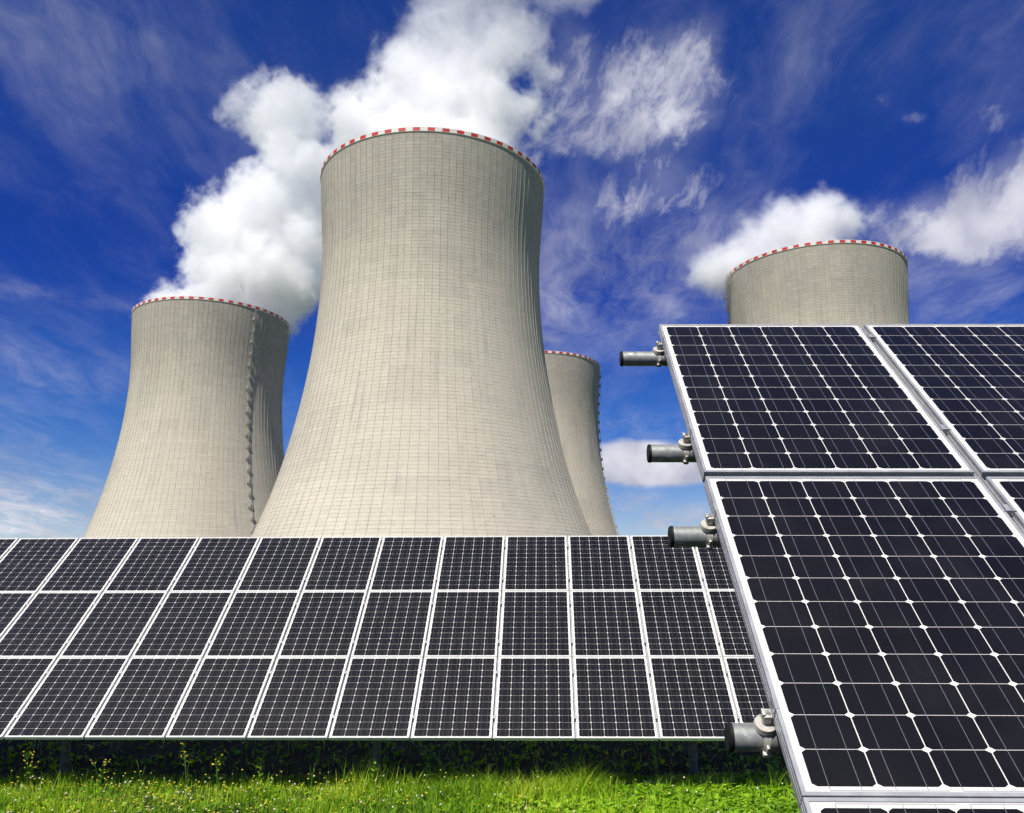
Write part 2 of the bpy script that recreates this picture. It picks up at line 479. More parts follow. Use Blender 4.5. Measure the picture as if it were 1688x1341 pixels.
# ------------------------------------------------------------------ ground
def ground():
    m, g, b = material('meadow_soil', rough=0.95, spec=0.1)
    P = g.node('ShaderNodeTexCoord').outputs['Object']
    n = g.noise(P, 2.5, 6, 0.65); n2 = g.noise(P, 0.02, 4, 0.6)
    c = g.mix(g.ss(n, 0.3, 0.7), (0.012, 0.014, 0.007), (0.028, 0.032, 0.014))  # soil made extra dark to deepen the shade under the rack
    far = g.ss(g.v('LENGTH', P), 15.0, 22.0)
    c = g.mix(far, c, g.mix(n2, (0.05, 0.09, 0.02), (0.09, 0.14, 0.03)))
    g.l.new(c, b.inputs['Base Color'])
    vs = [(0, 0, 0)]; fs = []
    rad = [3, 7, 12, 18, 30, 60, 120, 300, 800, 2500, 7000]
    n_ = 64
    for R in rad:
        for k in range(n_):
            t = 2 * math.pi * k / n_
            z = 0.02 * math.sin(R * math.cos(t) * 0.9) * math.sin(R * math.sin(t) * 0.7) if R < 60 else 0
            vs.append((R * math.cos(t), R * math.sin(t), z))
    for k in range(n_):
        fs.append((0, 1 + k, 1 + (k + 1) % n_))
        for i in range(len(rad) - 1):
            a = 1 + i * n_
            fs.append((a + k, a + n_ + k, a + n_ + (k + 1) % n_, a + (k + 1) % n_))
    mb = MB(); mb.add(vs, fs)
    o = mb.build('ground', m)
    tag(o, kind='structure')


ground()

# ------------------------------------------------------------------ cooling towers
TH = 154.8
NR = 108
NRED = 54
LIFT = 1.2
PK = np.array([-2, 30, 60, 85, 105, 125, 142, 154.8])      # heights and radii of the hyperbolic shell
PY = np.array([69.0, 54.7, 46.35, 42.05, 40.3, 40.1, 41.3, 42.0])


def _spline(K, Y):
    n = len(K); h = np.diff(K); A = np.zeros((n, n)); b = np.zeros(n); A[0, 0] = A[-1, -1] = 1
    for i in range(1, n - 1):
        A[i, i - 1] = h[i - 1]; A[i, i] = 2 * (h[i - 1] + h[i]); A[i, i + 1] = h[i]
        b[i] = 6 * ((Y[i + 1] - Y[i]) / h[i] - (Y[i] - Y[i - 1]) / h[i - 1])
    return np.linalg.solve(A, b)


PM = _spline(PK, PY)


def prof(z):
    i = int(np.clip(np.searchsorted(PK, z, side='right') - 1, 0, len(PK) - 2))
    H = PK[i + 1] - PK[i]; a = PK[i + 1] - z; c = z - PK[i]
    return float(PM[i] * a ** 3 / (6 * H) + PM[i + 1] * c ** 3 / (6 * H) + (PY[i] / H - PM[i] * H / 6) * a + (PY[i + 1] / H - PM[i + 1] * H / 6) * c)


def shell_mesh():
    zs = [-1.0] + [1.5 * k for k in range(1, 103)] + [153.3]
    tmpl = [(0.0, 0), (0.030, 0), (0.034, 1), (0.066, 1), (0.070, 0), (0.30, 0), (0.53, 0), (0.76, 0)]
    per = len(tmpl); n = per * NR
    verts = []; uvs = []
    for z in zs:
        R = prof(z)
        for k in range(NR):
            for f, rib in tmpl:
                t = 2 * math.pi * (k + f) / NR
                rr = R + (0.09 if rib else 0.0)
                verts.append((rr * math.cos(t), rr * math.sin(t), z)); uvs.append((k + f, z / LIFT))
    fs = []; luv = []
    for i in range(len(zs) - 1):
        for k in range(n):
            k2 = (k + 1) % n
            fs.append((i * n + k, i * n + k2, (i + 1) * n + k2, (i + 1) * n + k))
            u0, v0 = uvs[i * n + k]; v1 = uvs[(i + 1) * n + k][1]
            u1 = uvs[i * n + k2][0] if k2 else NR
            luv += [u0, v0, u1, v0, u1, v1, u0, v1]
    # inner face and top lip
    base = len(verts); ni = 216
    zi = [zs[-1]] + list(np.linspace(150, 60, 10))
    for z in zi:
        R = prof(z) - 0.5
        for k in range(ni):
            t = 2 * math.pi * k / ni
            verts.append((R * math.cos(t), R * math.sin(t), z))
    for i in range(len(zi) - 1):
        for k in range(ni):
            k2 = (k + 1) % ni
            fs.append((base + i * ni + k, base + i * ni + k2, base + (i + 1) * ni + k2, base + (i + 1) * ni + k))
            luv += [k / 2, zi[i] / LIFT, k / 2 + .5, zi[i] / LIFT, k / 2 + .5, zi[i + 1] / LIFT, k / 2, zi[i + 1] / LIFT]
    me = bpy.data.meshes.new('shell')
    me.from_pydata(verts, [], fs)
    l = me.uv_layers.new(name='UVMap'); l.data.foreach_set('uv', luv)
    me.materials.append(M_CONC)
    return me


def rim_mesh():
    mb = MB(); R = prof(TH)
    n = NRED * 4
    ring = []   # (radius, z)
    prof_ = [(R + 0.02, 153.0), (R + 0.24, 153.3), (R + 0.24, 153.36), (R + 0.24, 154.66), (R + 0.24, TH), (R - 0.75, TH), (R - 0.75, 153.0)]
    vs = [(r * math.cos(2 * math.pi * k / n), r * math.sin(2 * math.pi * k / n), z) for (r, z) in prof_ for k in range(n)]
    for i in range(len(prof_)):
        j = (i + 1) % len(prof_)
        for mi in (0, 1):
            fs = []
            for k in range(n):
                red = (i == 2 and k % 4 in (0, 1))
                if red != bool(mi): continue
                k2 = (k + 1) % n
                fs.append((i * n + k, i * n + k2, j * n + k2, j * n + k))
            if mi == 0:
                mb.add(vs if i == 0 else [], [], 0)
            o = 0
            mb.f.extend(fs); mb.mi.extend([mi] * len(fs))
    return mb


towers = []
TOWER_LOC = [(-34.75, 292.9072), (-177.5497, 451.5158), (9.1296, 551.3679), (141.098, 383.8327)]
TOWER_LAD = [math.radians(80), -0.6894, -0.105, 2.905]
TOWER_LBL = ['largest looking concrete cooling tower, in the centre behind the panel bank',
             'left concrete cooling tower with a service ladder running down its shaded right face',
             'farthest cooling tower, half hidden behind the right flank of the central tower',
             'right concrete cooling tower whose top shows above the near solar panels']
t0 = empty('cooling_tower', Matrix.Translation((*TOWER_LOC[0], 0.25)), TOWER_LBL[0], 'cooling tower', 'cooling towers of the power station')
link(bpy.data.objects.new('shell', shell_mesh()), t0)
rim_mesh().build('rim', [M_WHITE, M_RED], t0)


def ladder_parts(t, ang0=0.0):
    mb = MB()
    zs = [3 + 3.0 * k for k in range(51)]
    for s in (-0.38, 0.38):
        for z0, z1 in zip(zs[:-1], zs[1:]):
            mb.tube((prof(z0) + 1.0, s, z0), (prof(z1) + 1.0, s, z1), 0.09, 6, False)
            if s < 0:
                mb.tube((prof(z0) + 0.1, 0, z0), (prof(z0) + 1.1, 0, z0), 0.07, 5, False)
    for z in np.arange(3.5, 153, 2.0):
        mb.box((prof(z) + 0.95, -0.38, z - 0.04), (prof(z) + 1.05, 0.38, z + 0.04))
    mb.build('ladder', M_DARKSTEEL, t)
    first = None
    for k, z in enumerate(np.arange(8, 151, 6.3)):
        if first is None:
            p = MB()
            p.box((0, -0.8, 0), (1.0, 0.8, 0.08))
            for (x, y) in ((0.1, -0.78), (0.97, -0.78), (0.1, 0.78), (0.97, 0.78), (0.97, 0)):
                p.tube((x, y, 0.1), (x, y, 1.25), 0.06, 5)
            for zz in (0.7, 1.25):
                p.tube((0.1, -0.78, zz), (0.97, -0.78, zz), 0.05, 5); p.tube((0.1, 0.78, zz), (0.97, 0.78, zz), 0.05, 5)
                p.tube((0.97, -0.78, zz), (0.97, 0.78, zz), 0.05, 5)
            p.box((0.2, -0.2, 0.16), (1.0, 0.8, 1.7), mi=1)
            p.tube((0, -0.8, -0.9), (1.0, -0.8, 0), 0.05, 5); p.tube((0, 0.8, -0.9), (1.0, 0.8, 0), 0.05, 5)
            first = p.build('platform', [M_DARKSTEEL, M_PLATE], t)
            q = first
        else:
            q = first.copy(); COL.objects.link(q); q.parent = t
        q.location = (prof(z) - 0.1, 0.25 * (1 if k % 2 else -1), z)


ladder_parts(t0)
t0.rotation_euler = (0, 0, TOWER_LAD[0])
towers.append(t0)
for i in (1, 2, 3):
    t = copy_tree(t0)
    t.location = (*TOWER_LOC[i], 0.25); t.rotation_euler = (0, 0, TOWER_LAD[i]); t['label'] = TOWER_LBL[i]
    towers.append(t)

# ------------------------------------------------------------------ steam plumes (real volumes)
LEFT = [(-199.2, 451.0, 161.0, 18.2), (-180.0, 451.0, 159.1, 22.4), (-155.8, 451.0, 159.0, 20.2), (-172.4, 451.0, 182.9, 23.3), (-145.2, 451.0, 184.7, 26.7), (-128.7, 451.0, 203.3, 23.1), (-172.2, 451.0, 209.2, 25.3), (-185.0, 451.0, 224.5, 11.0), (-151.1, 451.0, 222.4, 25.3), (-125.5, 461.0, 231.2, 25.5), (-129.2, 451.0, 245.6, 20.1), (-113.1, 466.0, 253.6, 19.8), (-139.3, 451.0, 267.4, 16.6), (-144.1, 451.0, 287.5, 23.4), (-164.5, 451.0, 291.6, 13.9), (-125.8, 451.0, 285.4, 12.0), (-175.1, 451.0, 286.3, 7.4), (-158.9, 451.0, 301.8, 10.7)]
CENTRE = [(-35, 293, 150, 30), (-48, 293, 162, 20), (-22, 293, 162, 20), (-59.9, 293.0, 174.3, 12.1), (-38.8, 293.0, 174.2, 16.5), (-17.6, 293.0, 172.8, 15.4), (-4.7, 293.0, 168.9, 8.4), (-53.4, 293.0, 189.9, 14.9), (-34.4, 293.0, 193.8, 19.3), (-17.7, 293.0, 191.1, 14.3), (-44.3, 293.0, 207.3, 13.7), (-27.6, 293.0, 212.6, 19.0), (-11.9, 293.0, 218.0, 16.5), (-39.9, 293.0, 225.0, 8.7), (-23.0, 293.0, 234.6, 17.0), (-8.4, 293.0, 240.2, 16.5), (8.8, 293.0, 239.6, 9.8), (-14.9, 293.0, 258.1, 16.9), (2.0, 293.0, 254.1, 12.1), (21.5, 293.0, 241.5, 6.8), (3.5, 293.0, 222.0, 6.5), (8.0, 293.0, 206.0, 5.0), (3.0, 293.0, 192.0, 5.5), (8.0, 293.0, 186.0, 4.6), (3.5, 293.0, 175.5, 5.5), (12.0, 293.0, 206.0, 5.0), (-1.1, 293.0, 185.8, 7.6), (5.9, 293.0, 167.6, 6.4), (-62.6, 293.0, 183.4, 10.2)]
RIGHT = [(99.6, 384.0, 158.4, 13.1), (112.4, 384.0, 172.7, 15.2), (127.9, 384.0, 180.7, 16.8), (146.1, 384.0, 182.3, 15.1), (159.6, 384.0, 180.6, 11.2), (114.4, 384.0, 156.8, 18.8), (141.9, 384.0, 166.2, 19.3), (159.6, 384.0, 163.0, 13.0), (89.3, 384.0, 160.0, 8.7)]


def steam_material(name, mult, aniso=0.0):
    m = bpy.data.materials.new(name); m.use_nodes = True
    g = NT(m.node_tree); g.n.clear()
    out = g.node('ShaderNodeOutputMaterial')
    pv = g.node('ShaderNodeVolumePrincipled')
    pv.inputs['Color'].default_value = (1, 1, 1, 1)
    pv.inputs['Density'].default_value = mult
    pv.inputs['Density Attribute'].default_value = 'density'
    pv.inputs['Anisotropy'].default_value = aniso
    g.l.new(pv.outputs[0], out.inputs['Volume'])
    return m


def steam(name, label, blobs, voxel, amp, edge, mult, seed, scale=0.035, fade=(170.0, 300.0, 0.45)):
    vol = bpy.data.volumes.new(name)
    o = bpy.data.objects.new(name, vol); COL.objects.link(o)
    tag(o, label, 'steam', 'steam plumes rising from the cooling towers')
    mat = steam_material(name + '_vapour', mult, -0.1)
    vol.materials.append(mat)
    vol.render.space = 'WORLD'
    ng = bpy.data.node_groups.new(name + '_field', 'GeometryNodeTree')
    ng.interface.new_socket('Geometry', in_out='INPUT', socket_type='NodeSocketGeometry')
    ng.interface.new_socket('Geometry', in_out='OUTPUT', socket_type='NodeSocketGeometry')
    g = NT(ng)
    out = g.node('NodeGroupOutput')
    P = g.node('GeometryNodeInputPosition').outputs[0]
    Ps = g.v('ADD', P, (seed * 13.1, seed * 7.7, seed * 3.3))
    w = g.v('SUBTRACT', g.noise(Ps, scale * 0.8, 3, 0.5, color=True), (0.5, 0.5, 0.5))
    Pw = g.v('ADD', P, g.v('SCALE', w, None, amp * 1.4))
    acc = None
    for (x, y, z, r) in blobs:
        d = g.m('SUBTRACT', r, g.v('DISTANCE', Pw, (x, y, z)))
        acc = d if acc is None else g.m('SMOOTH_MAX', acc, d, 5.0)
    n1 = g.noise(Ps, scale, 9, 0.66)
    vo = g.node('ShaderNodeTexVoronoi', feature='F1'); g.l.new(g.v('ADD', Ps, g.v('SCALE', w, None, 10.0)), vo.inputs['Vector'])
    vo.inputs['Scale'].default_value = scale * 2.6; vo.inputs['Detail'].default_value = 0.0
    bil = g.m('SUBTRACT', 0.45, vo.outputs['Distance'])
    f = g.m('ADD', acc, g.m('MULTIPLY', g.m('SUBTRACT', n1, 0.51), amp * 4.6))
    f = g.m('ADD', f, g.m('MULTIPLY', bil, amp * 0.7))
    n2 = g.noise(g.v('ADD', Ps, g.v('SCALE', w, None, 14.0)), scale * 3.6, 7, 0.68)
    n2 = g.m('ABSOLUTE', g.m('SUBTRACT', n2, 0.5))
    f = g.m('ADD', f, g.m('MULTIPLY', g.m('SUBTRACT', 0.09, n2), amp * 6.5))
    dens = g.m('POWER', g.ss(f, -1.5, edge), 1.6)
    dens = g.m('MULTIPLY', dens, g.m('MULTIPLY_ADD', n1, 1.3, 0.2))
    pz = g.xyz(P)[2]
    dens = g.m('MULTIPLY', dens, g.m('MULTIPLY_ADD', g.ss(pz, fade[1], fade[0]), 1.0 - fade[2], fade[2]))
    vc = g.node('GeometryNodeVolumeCube')
    B = np.array(blobs); pad = amp * 1.0
    lo = (B[:, :3] - B[:, 3:4]).min(0) - pad; hi = (B[:, :3] + B[:, 3:4]).max(0) + pad
    lo[2] = max(lo[2], 140.0)
    g.l.new(dens, vc.inputs['Density'])
    vc.inputs['Min'].default_value = tuple(lo); vc.inputs['Max'].default_value = tuple(hi)
    res = np.maximum(8, ((hi - lo) / voxel)).astype(int)
    for s, r_ in zip(('Resolution X', 'Resolution Y', 'Resolution Z'), res):
        vc.inputs[s].default_value = int(r_)
    sm = g.node('GeometryNodeSetMaterial'); sm.inputs['Material'].default_value = mat
    g.l.new(vc.outputs[0], sm.inputs[0]); g.l.new(sm.outputs[0], out.inputs[0])
    md = o.modifiers.new('field', 'NODES'); md.node_group = ng
    return o


steam('steam_plume', 'thick white steam billowing from the left cooling tower towards the right', LEFT, 0.75, 9.5, 4.8, 0.13, 1.0, 0.030)
steam('steam_plume', 'large white steam column rising from the central cooling tower', CENTRE, 0.55, 7.0, 5.0, 0.17, 2.0, 0.042, (180.0, 226.0, 0.18))
steam('steam_plume', 'soft low steam puff drifting left behind the rim of the right cooling tower', RIGHT, 0.9, 7.0, 10.0, 0.12, 3.0, 0.035)

# ------------------------------------------------------------------ solar panels
CELL = 0.1275


def frame_dir(yaw, tilt, roll):
    ex = Vector((math.cos(yaw), math.sin(yaw), 0)); h = Vector((-math.sin(yaw), math.cos(yaw), 0))
    es = h * math.cos(tilt) + Vector((0, 0, 1)) * math.sin(tilt)
    ex = (ex * math.cos(roll) + Vector((0, 0, 1)) * math.sin(roll)).normalized()
    es = (es - ex * es.dot(ex)).normalized()
    return ex, es, ex.cross(es)


def rect_loft(mb, x0, x1, y0, y1, steps):
    """steps: (outward offset, z); sweeps a rectangular ring through them"""
    vs = []
    for o, z in steps:
        vs += [(x0 - o, y0 - o, z), (x1 + o, y0 - o, z), (x1 + o, y1 + o, z), (x0 - o, y1 + o, z)]
    fs = []; n = len(steps)
    for i in range(n):
        j = (i + 1) % n
        for k in range(4):
            k2 = (k + 1) % 4
            fs.append((i * 4 + k, i * 4 + k2, j * 4 + k2, j * 4 + k))
    mb.add(vs, fs)


def make_panel(ch, mx, my, fw, thick, label, metal=None):
    """origin at the upper left cell corner; x right, y up-slope, z out of the glass"""
    root = empty('solar_panel', Matrix.Identity(4), label, 'solar panel')
    W = 6 * CELL; Hh = 12 * ch
    x0, x1, y0, y1 = -mx, W + mx, -Hh - my, my       # inner edge of the frame
    mb = MB()
    o = fw
    st = [(0.0, -0.0045), (0.0, -0.0006), (0.0008, 0.0), (o - 0.001, 0.0), (o, -0.001), (o, -0.010), (o - 0.0014, -0.0108), (o - 0.0014, -0.0125), (o, -0.0133),
          (o, -0.021), (o - 0.0014, -0.0218), (o - 0.0014, -0.0235), (o, -0.0243), (o, -thick), (0.0, -thick), (0.0, -thick + 0.003), (o - 0.003, -thick + 0.003), (o - 0.003, -0.0060), (0, -0.0060)]
    rect_loft(mb, x0, x1, y0, y1, st)
    # mitred corner joints
    mb.build('frame', metal or M_ALU, root)
    me = bpy.data.meshes.new('glass_face')
    e = 0.004
    vs = [(x0 - e, y0 - e, -0.0025), (x1 + e, y0 - e, -0.0025), (x1 + e, y1 + e, -0.0025), (x0 - e, y1 + e, -0.0025)]
    vb = [(a, b_, -0.0058) for a, b_, _ in vs]
    me.from_pydata([(a, b_, c) for a, b_, c in vs] + vb, [], [(0, 1, 2, 3), (7, 6, 5, 4), (0, 4, 5, 1), (1, 5, 6, 2), (2, 6, 7, 3), (3, 7, 4, 0)])
    l = me.uv_layers.new(name='UVMap')
    uv = []
    for p in me.polygons:
        for vi in p.vertices:
            a, b_, _ = me.vertices[vi].co; uv += [a / CELL, -b_ / ch]
    l.data.foreach_set('uv', uv)
    me.materials.append(M_CELL)
    g_ = bpy.data.objects.new('glass_face', me); link(g_, root)
    return root


# --- the near array (four purlin pipes, panels close to the camera)
NO = Vector((0.5746852, 3.2423377, 1.0765649 + CAM_H))
nex, nes, nn = frame_dir(-0.0097059, 0.7560831, -0.00545495)
NPW, NPH, NCH = 0.8367097, 1.0794711, 0.08457816
NM = Matrix((nex, nes, nn)).transposed().to_4x4()


def near_m(u, v, w=0.0):       # u right, v down-slope
    return Matrix.Translation(NO + nex * u - nes * v + nn * w) @ NM


NFR = 0.009
npan = make_panel(NCH, 0.0155, 0.0115, NFR, 0.040, '')
NEAR_LBL = {(0, 0): 'near solar panel at the upper left corner of the close array',
            (1, 0): 'large near solar panel at the upper right, cut by the right picture edge',
            (0, 1): 'largest near solar panel, filling the lower right of the picture beside the bottom pipe',
            (1, 1): 'sliver of a near solar panel at the right picture edge, below the upper right panel',
            (0, 2): 'strip of a near solar panel along the bottom picture edge, under the largest panel'}
for i, ((a, b_), lb) in enumerate(NEAR_LBL.items()):
    o = npan if i == 0 else copy_tree(npan)
    o.matrix_world = near_m(a * NPW, b_ * NPH - (0.0205 if b_ == 2 else 0.0))
    o['label'] = lb; o['group'] = 'solar panels of the near array'

rack = empty('panel_rack', near_m(0, 0), 'galvanised pipe rack with cast clamps carrying the near solar panels', 'mounting rack')
PIPES = [(-0.18692, 0.106), (-0.15596, 0.7945), (-0.1440, 1.2266), (-0.11236, 1.9108)]
PR = 0.0295
PW = -0.095
XR = 1.62
for i, (u0, v0) in enumerate(PIPES):
    mb = MB()
    n = 40
    mb.tube((u0 + 0.004, -v0, PW), (XR, -v0, PW), PR, n, False)
    pipe = mb.build('pipe', M_GALV, rack, angle=40)
    mb = MB()
    q = [(u0 + 0.006, PR + 0.0012), (u0 - 0.001, PR + 0.0012), (u0 - 0.004, PR - 0.002), (u0 - 0.005, PR * 0.55), (u0 - 0.0042, PR * 0.5)]
    for (xa, ra), (xb, rb) in zip(q[:-1], q[1:]):
        mb.tube((xb, -v0, PW), (xa, -v0, PW), rb, n, False, ra)
    mb.tube((q[-1][0], -v0, PW), (q[-1][0] + 0.002, -v0, PW), PR * 0.5, n, True)
    mb.build('end_cap', M_CAP, pipe, angle=40)
    # clamp: collar round the pipe, saddle disc, upright block, hook
    xe = -0.0155 - NFR            # outer face of the panel frame
    mb = MB()
    mb.tube((xe - 0.019, -v0, PW), (xe - 0.004, -v0, PW), PR + 0.0028, 36)
    T = Matrix.Translation((xe - 0.012, -v0 + 0.006, PW + PR + 0.006))
    a = T @ Vector((0, 0, -0.006)); b2 = T @ Vector((0, 0, 0.006))
    mb.tube(a, b2, 0.026, 36, True, 0.0235)
    mb.box((xe - 0.020, -v0 + 0.000, PW + PR + 0.010), (xe - 0.0015, -v0 + 0.024, PW + PR + 0.036), bev=0.0018)
    mb.box((xe - 0.0235, -v0 + 0.003, PW + PR + 0.032), (xe - 0.0155, -v0 + 0.021, PW + PR + 0.041), bev=0.0015)
    mb.box((xe - 0.021, -v0 - PR - 0.012, PW - 0.016), (xe - 0.004, -v0 - PR + 0.004, PW - 0.004), bev=0.002)
    mb.box((xe - 0.015, -v0 - PR - 0.010, PW - 0.018), (xe - 0.009, -v0 - PR + 0.000, PW + 0.014), bev=0.0015)
    cl = mb.build('clamp', M_CAST, rack, angle=35)
    mb = MB()
    mb.tube((xe - 0.010, -v0 + 0.012, PW + PR + 0.035), (xe - 0.010, -v0 + 0.012, PW + PR + 0.0395), 0.0062, 6)
    mb.tube((xe - 0.010, -v0 + 0.012, PW + PR + 0.0395), (xe - 0.010, -v0 + 0.012, PW + PR + 0.041), 0.0036, 12)
    mb.build('bolt', M_BOLT, cl)
    mb = MB()      # end plate holding the frame edge
    mb.box((xe - 0.0016, -v0 - 0.002, -0.034), (xe + 0.004, -v0 + 0.034, 0.0009), bev=0.0004)
    mb.box((xe - 0.0014, -v0 - 0.001, 0.0002), (xe + 0.0082, -v0 + 0.033, 0.0012), bev=0.0003)
    mb.build('edge_clip', M_ALU, rack)
    # mid clamp across the gap between the columns
    gx0 = 6 * CELL + 0.0155 + NFR; gx1 = NPW - 0.0155 - NFR
    mb = MB()
    mb.box((gx0 - 0.006, -v0 - 0.004, 0.0008), (gx1 + 0.006, -v0 - 0.001, 0.004))
    mb.box((gx0 + 0.004, -v0 - 0.003, -0.03), (gx1 - 0.004, -v0 + 0.030, 0.0006), bev=0.0008)
    mb.build('mid_clamp', M_ALU, rack)
gx0 = 6 * CELL + 0.0155 + NFR; gx1 = NPW - 0.0155 - NFR
mb = MB()
Lr = 3.1
for (xa, xb, za, zb) in ((gx0 + 0.0005, gx1 - 0.0005, -0.034, -0.030), (gx0 + 0.0005, gx0 + 0.0035, -0.030, -0.016), (gx1 - 0.0035, gx1 - 0.0005, -0.030, -0.016), (gx0 - 0.01, gx1 + 0.01, -0.062, -0.0402)):
    mb.box((xa, -Lr, za), (xb, 0.018, zb))
mb.build('channel_rail', M_ALU, rack)
for u_, v_ in ((0.55, 0.106), (0.62, 1.9108)):
    top = NO + nex * u_ - nes * v_ + nn * (PW - PR)
    loc = NM.inverted().to_3x3() @ (top - NO); dn = NM.inverted().to_3x3() @ Vector((0, 0, -1))
    mb = MB(); mb.tube(loc, loc + dn * (top.z + 0.3), 0.04, 20, False)
    mb.build('post', M_GALV, rack, angle=40)

# --- the long row of small looking panels behind
RO = Vector((-4.4478158, 11.4331104, 0.7992490 + CAM_H))
rex, res_, rn = frame_dir(-0.0254472, 0.7229675, -0.00044366)
RPW, RPH = 0.835, 1.1056967
RMX, RFR = 0.0145, 0.0080
RCH = (RPH - 0.006 - 2 * 0.020) / 12
RM = Matrix((rex, res_, rn)).transposed().to_4x4()
RX = (RPW - 6 * CELL) / 2


def row_m(u, v, w=0.0):
    return Matrix.Translation(RO + rex * u - res_ * v + rn * w) @ RM


rpan = make_panel(RCH, RMX, 0.020 - RFR, RFR, 0.040, '', M_FRAME2)
ORD = ['first', 'second', 'third', 'fourth', 'fifth', 'sixth', 'seventh', 'eighth', 'ninth', 'tenth', 'eleventh', 'twelfth', 'thirteenth', 'fourteenth']
ROWS = [('top', -4, 8), ('middle', -3, 8), ('bottom', -2, 8)]
PAST = ['first', 'second', 'third', 'fourth']
first = True
for r, (rname, k0, k1) in enumerate(ROWS):
    for k in range(-6, k1 + 1):       # the bank goes on past the left picture edge and shades the ground there
        o = rpan if first else copy_tree(rpan)
        first = False
        jit = random.uniform(-0.0012, 0.0012)
        o.matrix_world = row_m(k * RPW + RX + random.uniform(-.0012, .0012), r * RPH + 0.020, jit)
        if k == 8:
            lb = f'{rname} row panel of the long bank, partly hidden by the near array'
        elif k < k0:
            lb = f'{rname} row panel of the long bank, {PAST[k0 - 1 - k]} one past the left picture edge'
        elif k == k0:
            lb = f'{rname} row panel of the long bank, cut off by the left picture edge'
        else:
            lb = f'{rname} row panel of the long bank, {ORD[k1 - k]} counting from the near array'
        o['label'] = lb; o['group'] = 'solar panels of the long bank in the grass'

rack2 = empty('panel_rack', row_m(0, 0), 'long steel rack on posts holding up the far bank of solar panels in the grass', 'mounting rack')
Ri = RM.inverted().to_3x3()
x_l, x_r = -6.1 * RPW, 9 * RPW
for v_ in (0.22, 0.88, 1.33, 1.98, 2.44, 3.05):
    mb = MB(); mb.tube((x_l, -v_, -0.115), (x_r, -v_, -0.115), 0.03, 16, True)
    mb.build('pipe', M_GALV, rack2, angle=40)
for k in range(-6, 10):
    mb = MB()
    xc = k * RPW
    mb.box((xc - 0.011, -3 * RPH + 0.03, -0.046), (xc + 0.011, -0.03, -0.041))
    mb.box((xc - 0.012, -3 * RPH + 0.03, -0.080), (xc - 0.009, -0.03, -0.0462))
    mb.build('channel_rail', M_ALU, rack2)
mc = None
for k in range(-4, 9):
    for v_ in (0.22, 0.88, 1.33, 1.98, 2.44, 3.05):
        xc = k * RPW
        if mc is None:
            mb = MB(); mb.box((-0.0115, -0.02, -0.040), (0.0115, 0.02, -0.012)); mb.box((-0.017, -0.02, 0.0018), (0.017, 0.02, 0.004)); mb.box((-0.004, -0.012, -0.012), (0.004, 0.012, 0.0018))
            mc = mb.build('mid_clamp', M_ALU, rack2); q = mc
        else:
            q = mc.copy(); COL.objects.link(q); q.parent = rack2
        q.location = (xc, -v_, 0)
for (px, py) in ((-5.20, 9.95), (-1.69, 9.95), (1.86, 9.85), (5.4, 9.8), (-5.2, 11.1), (-1.6, 11.1), (2.0, 11.0)):
    base = Vector((px, py, -0.2)) - RO
    # height of the purlin plane over this point
    s = ((Vector((px, py, 0)) - RO).dot(rex))
    t_ = (RO.y + rex.y * s - py) / res_.y
    topz = RO.z + rex.z * s - res_.z * t_ - 0.20
    mb = MB()
    mb.tube(Ri @ base, Ri @ (Vector((px, py, topz)) - RO), 0.048, 20, True)
    if py > 9.7 and py < 10:
        mb.tube(Ri @ (Vector((px, py, 0.35)) - RO), Ri @ (Vector((px, py, 0.37)) - RO), 0.053, 20, True)
    mb.build('post', M_POST, rack2, angle=40)
for px in (-5.2, -1.69, 1.86, 5.4):      # sloping beams that tie the posts together
    s = ((Vector((px, 10.2, 0)) - RO).dot(rex))
    mb = MB(); mb.box((s - 0.03, -3.1, -0.235), (s + 0.03, -0.15, -0.15)); mb.build('beam', M_GALV, rack2)


# ------------------------------------------------------------------ grass, leaves and flowers
def np_mesh(name, V, F, tint, mat):
    me = bpy.data.meshes.new(name)
    nv, nf = len(V), len(F)
    me.vertices.add(nv); me.vertices.foreach_set('co', V.astype(np.float32).ravel())
    k = F.shape[1]
    me.loops.add(nf * k); me.loops.foreach_set('vertex_index', F.astype(np.int32).ravel())
    me.polygons.add(nf); me.polygons.foreach_set('loop_start', np.arange(0, nf * k, k, dtype=np.int32))
    me.polygons.foreach_set('loop_total', np.full(nf, k, dtype=np.int32))
    me.polygons.foreach_set('use_smooth', np.ones(nf, dtype=bool))
    if tint is not None:
        a = me.attributes.new('tint', 'FLOAT', 'POINT'); a.data.foreach_set('value', tint.astype(np.float32))
    me.materials.append(mat)
    me.update(calc_edges=True)
    return me


def value_noise(x, y, s, seed=0):
    r = np.random.default_rng(seed).random((64, 64))
    X = (x * s) % 64; Y = (y * s) % 64
    i = X.astype(int); j = Y.astype(int); fx = X - i; fy = Y - j
    fx = fx * fx * (3 - 2 * fx); fy = fy * fy * (3 - 2 * fy)
    i2 = (i + 1) % 64; j2 = (j + 1) % 64
    return (r[i, j] * (1 - fx) + r[i2, j] * fx) * (1 - fy) + (r[i, j2] * (1 - fx) + r[i2, j2] * fx) * fy


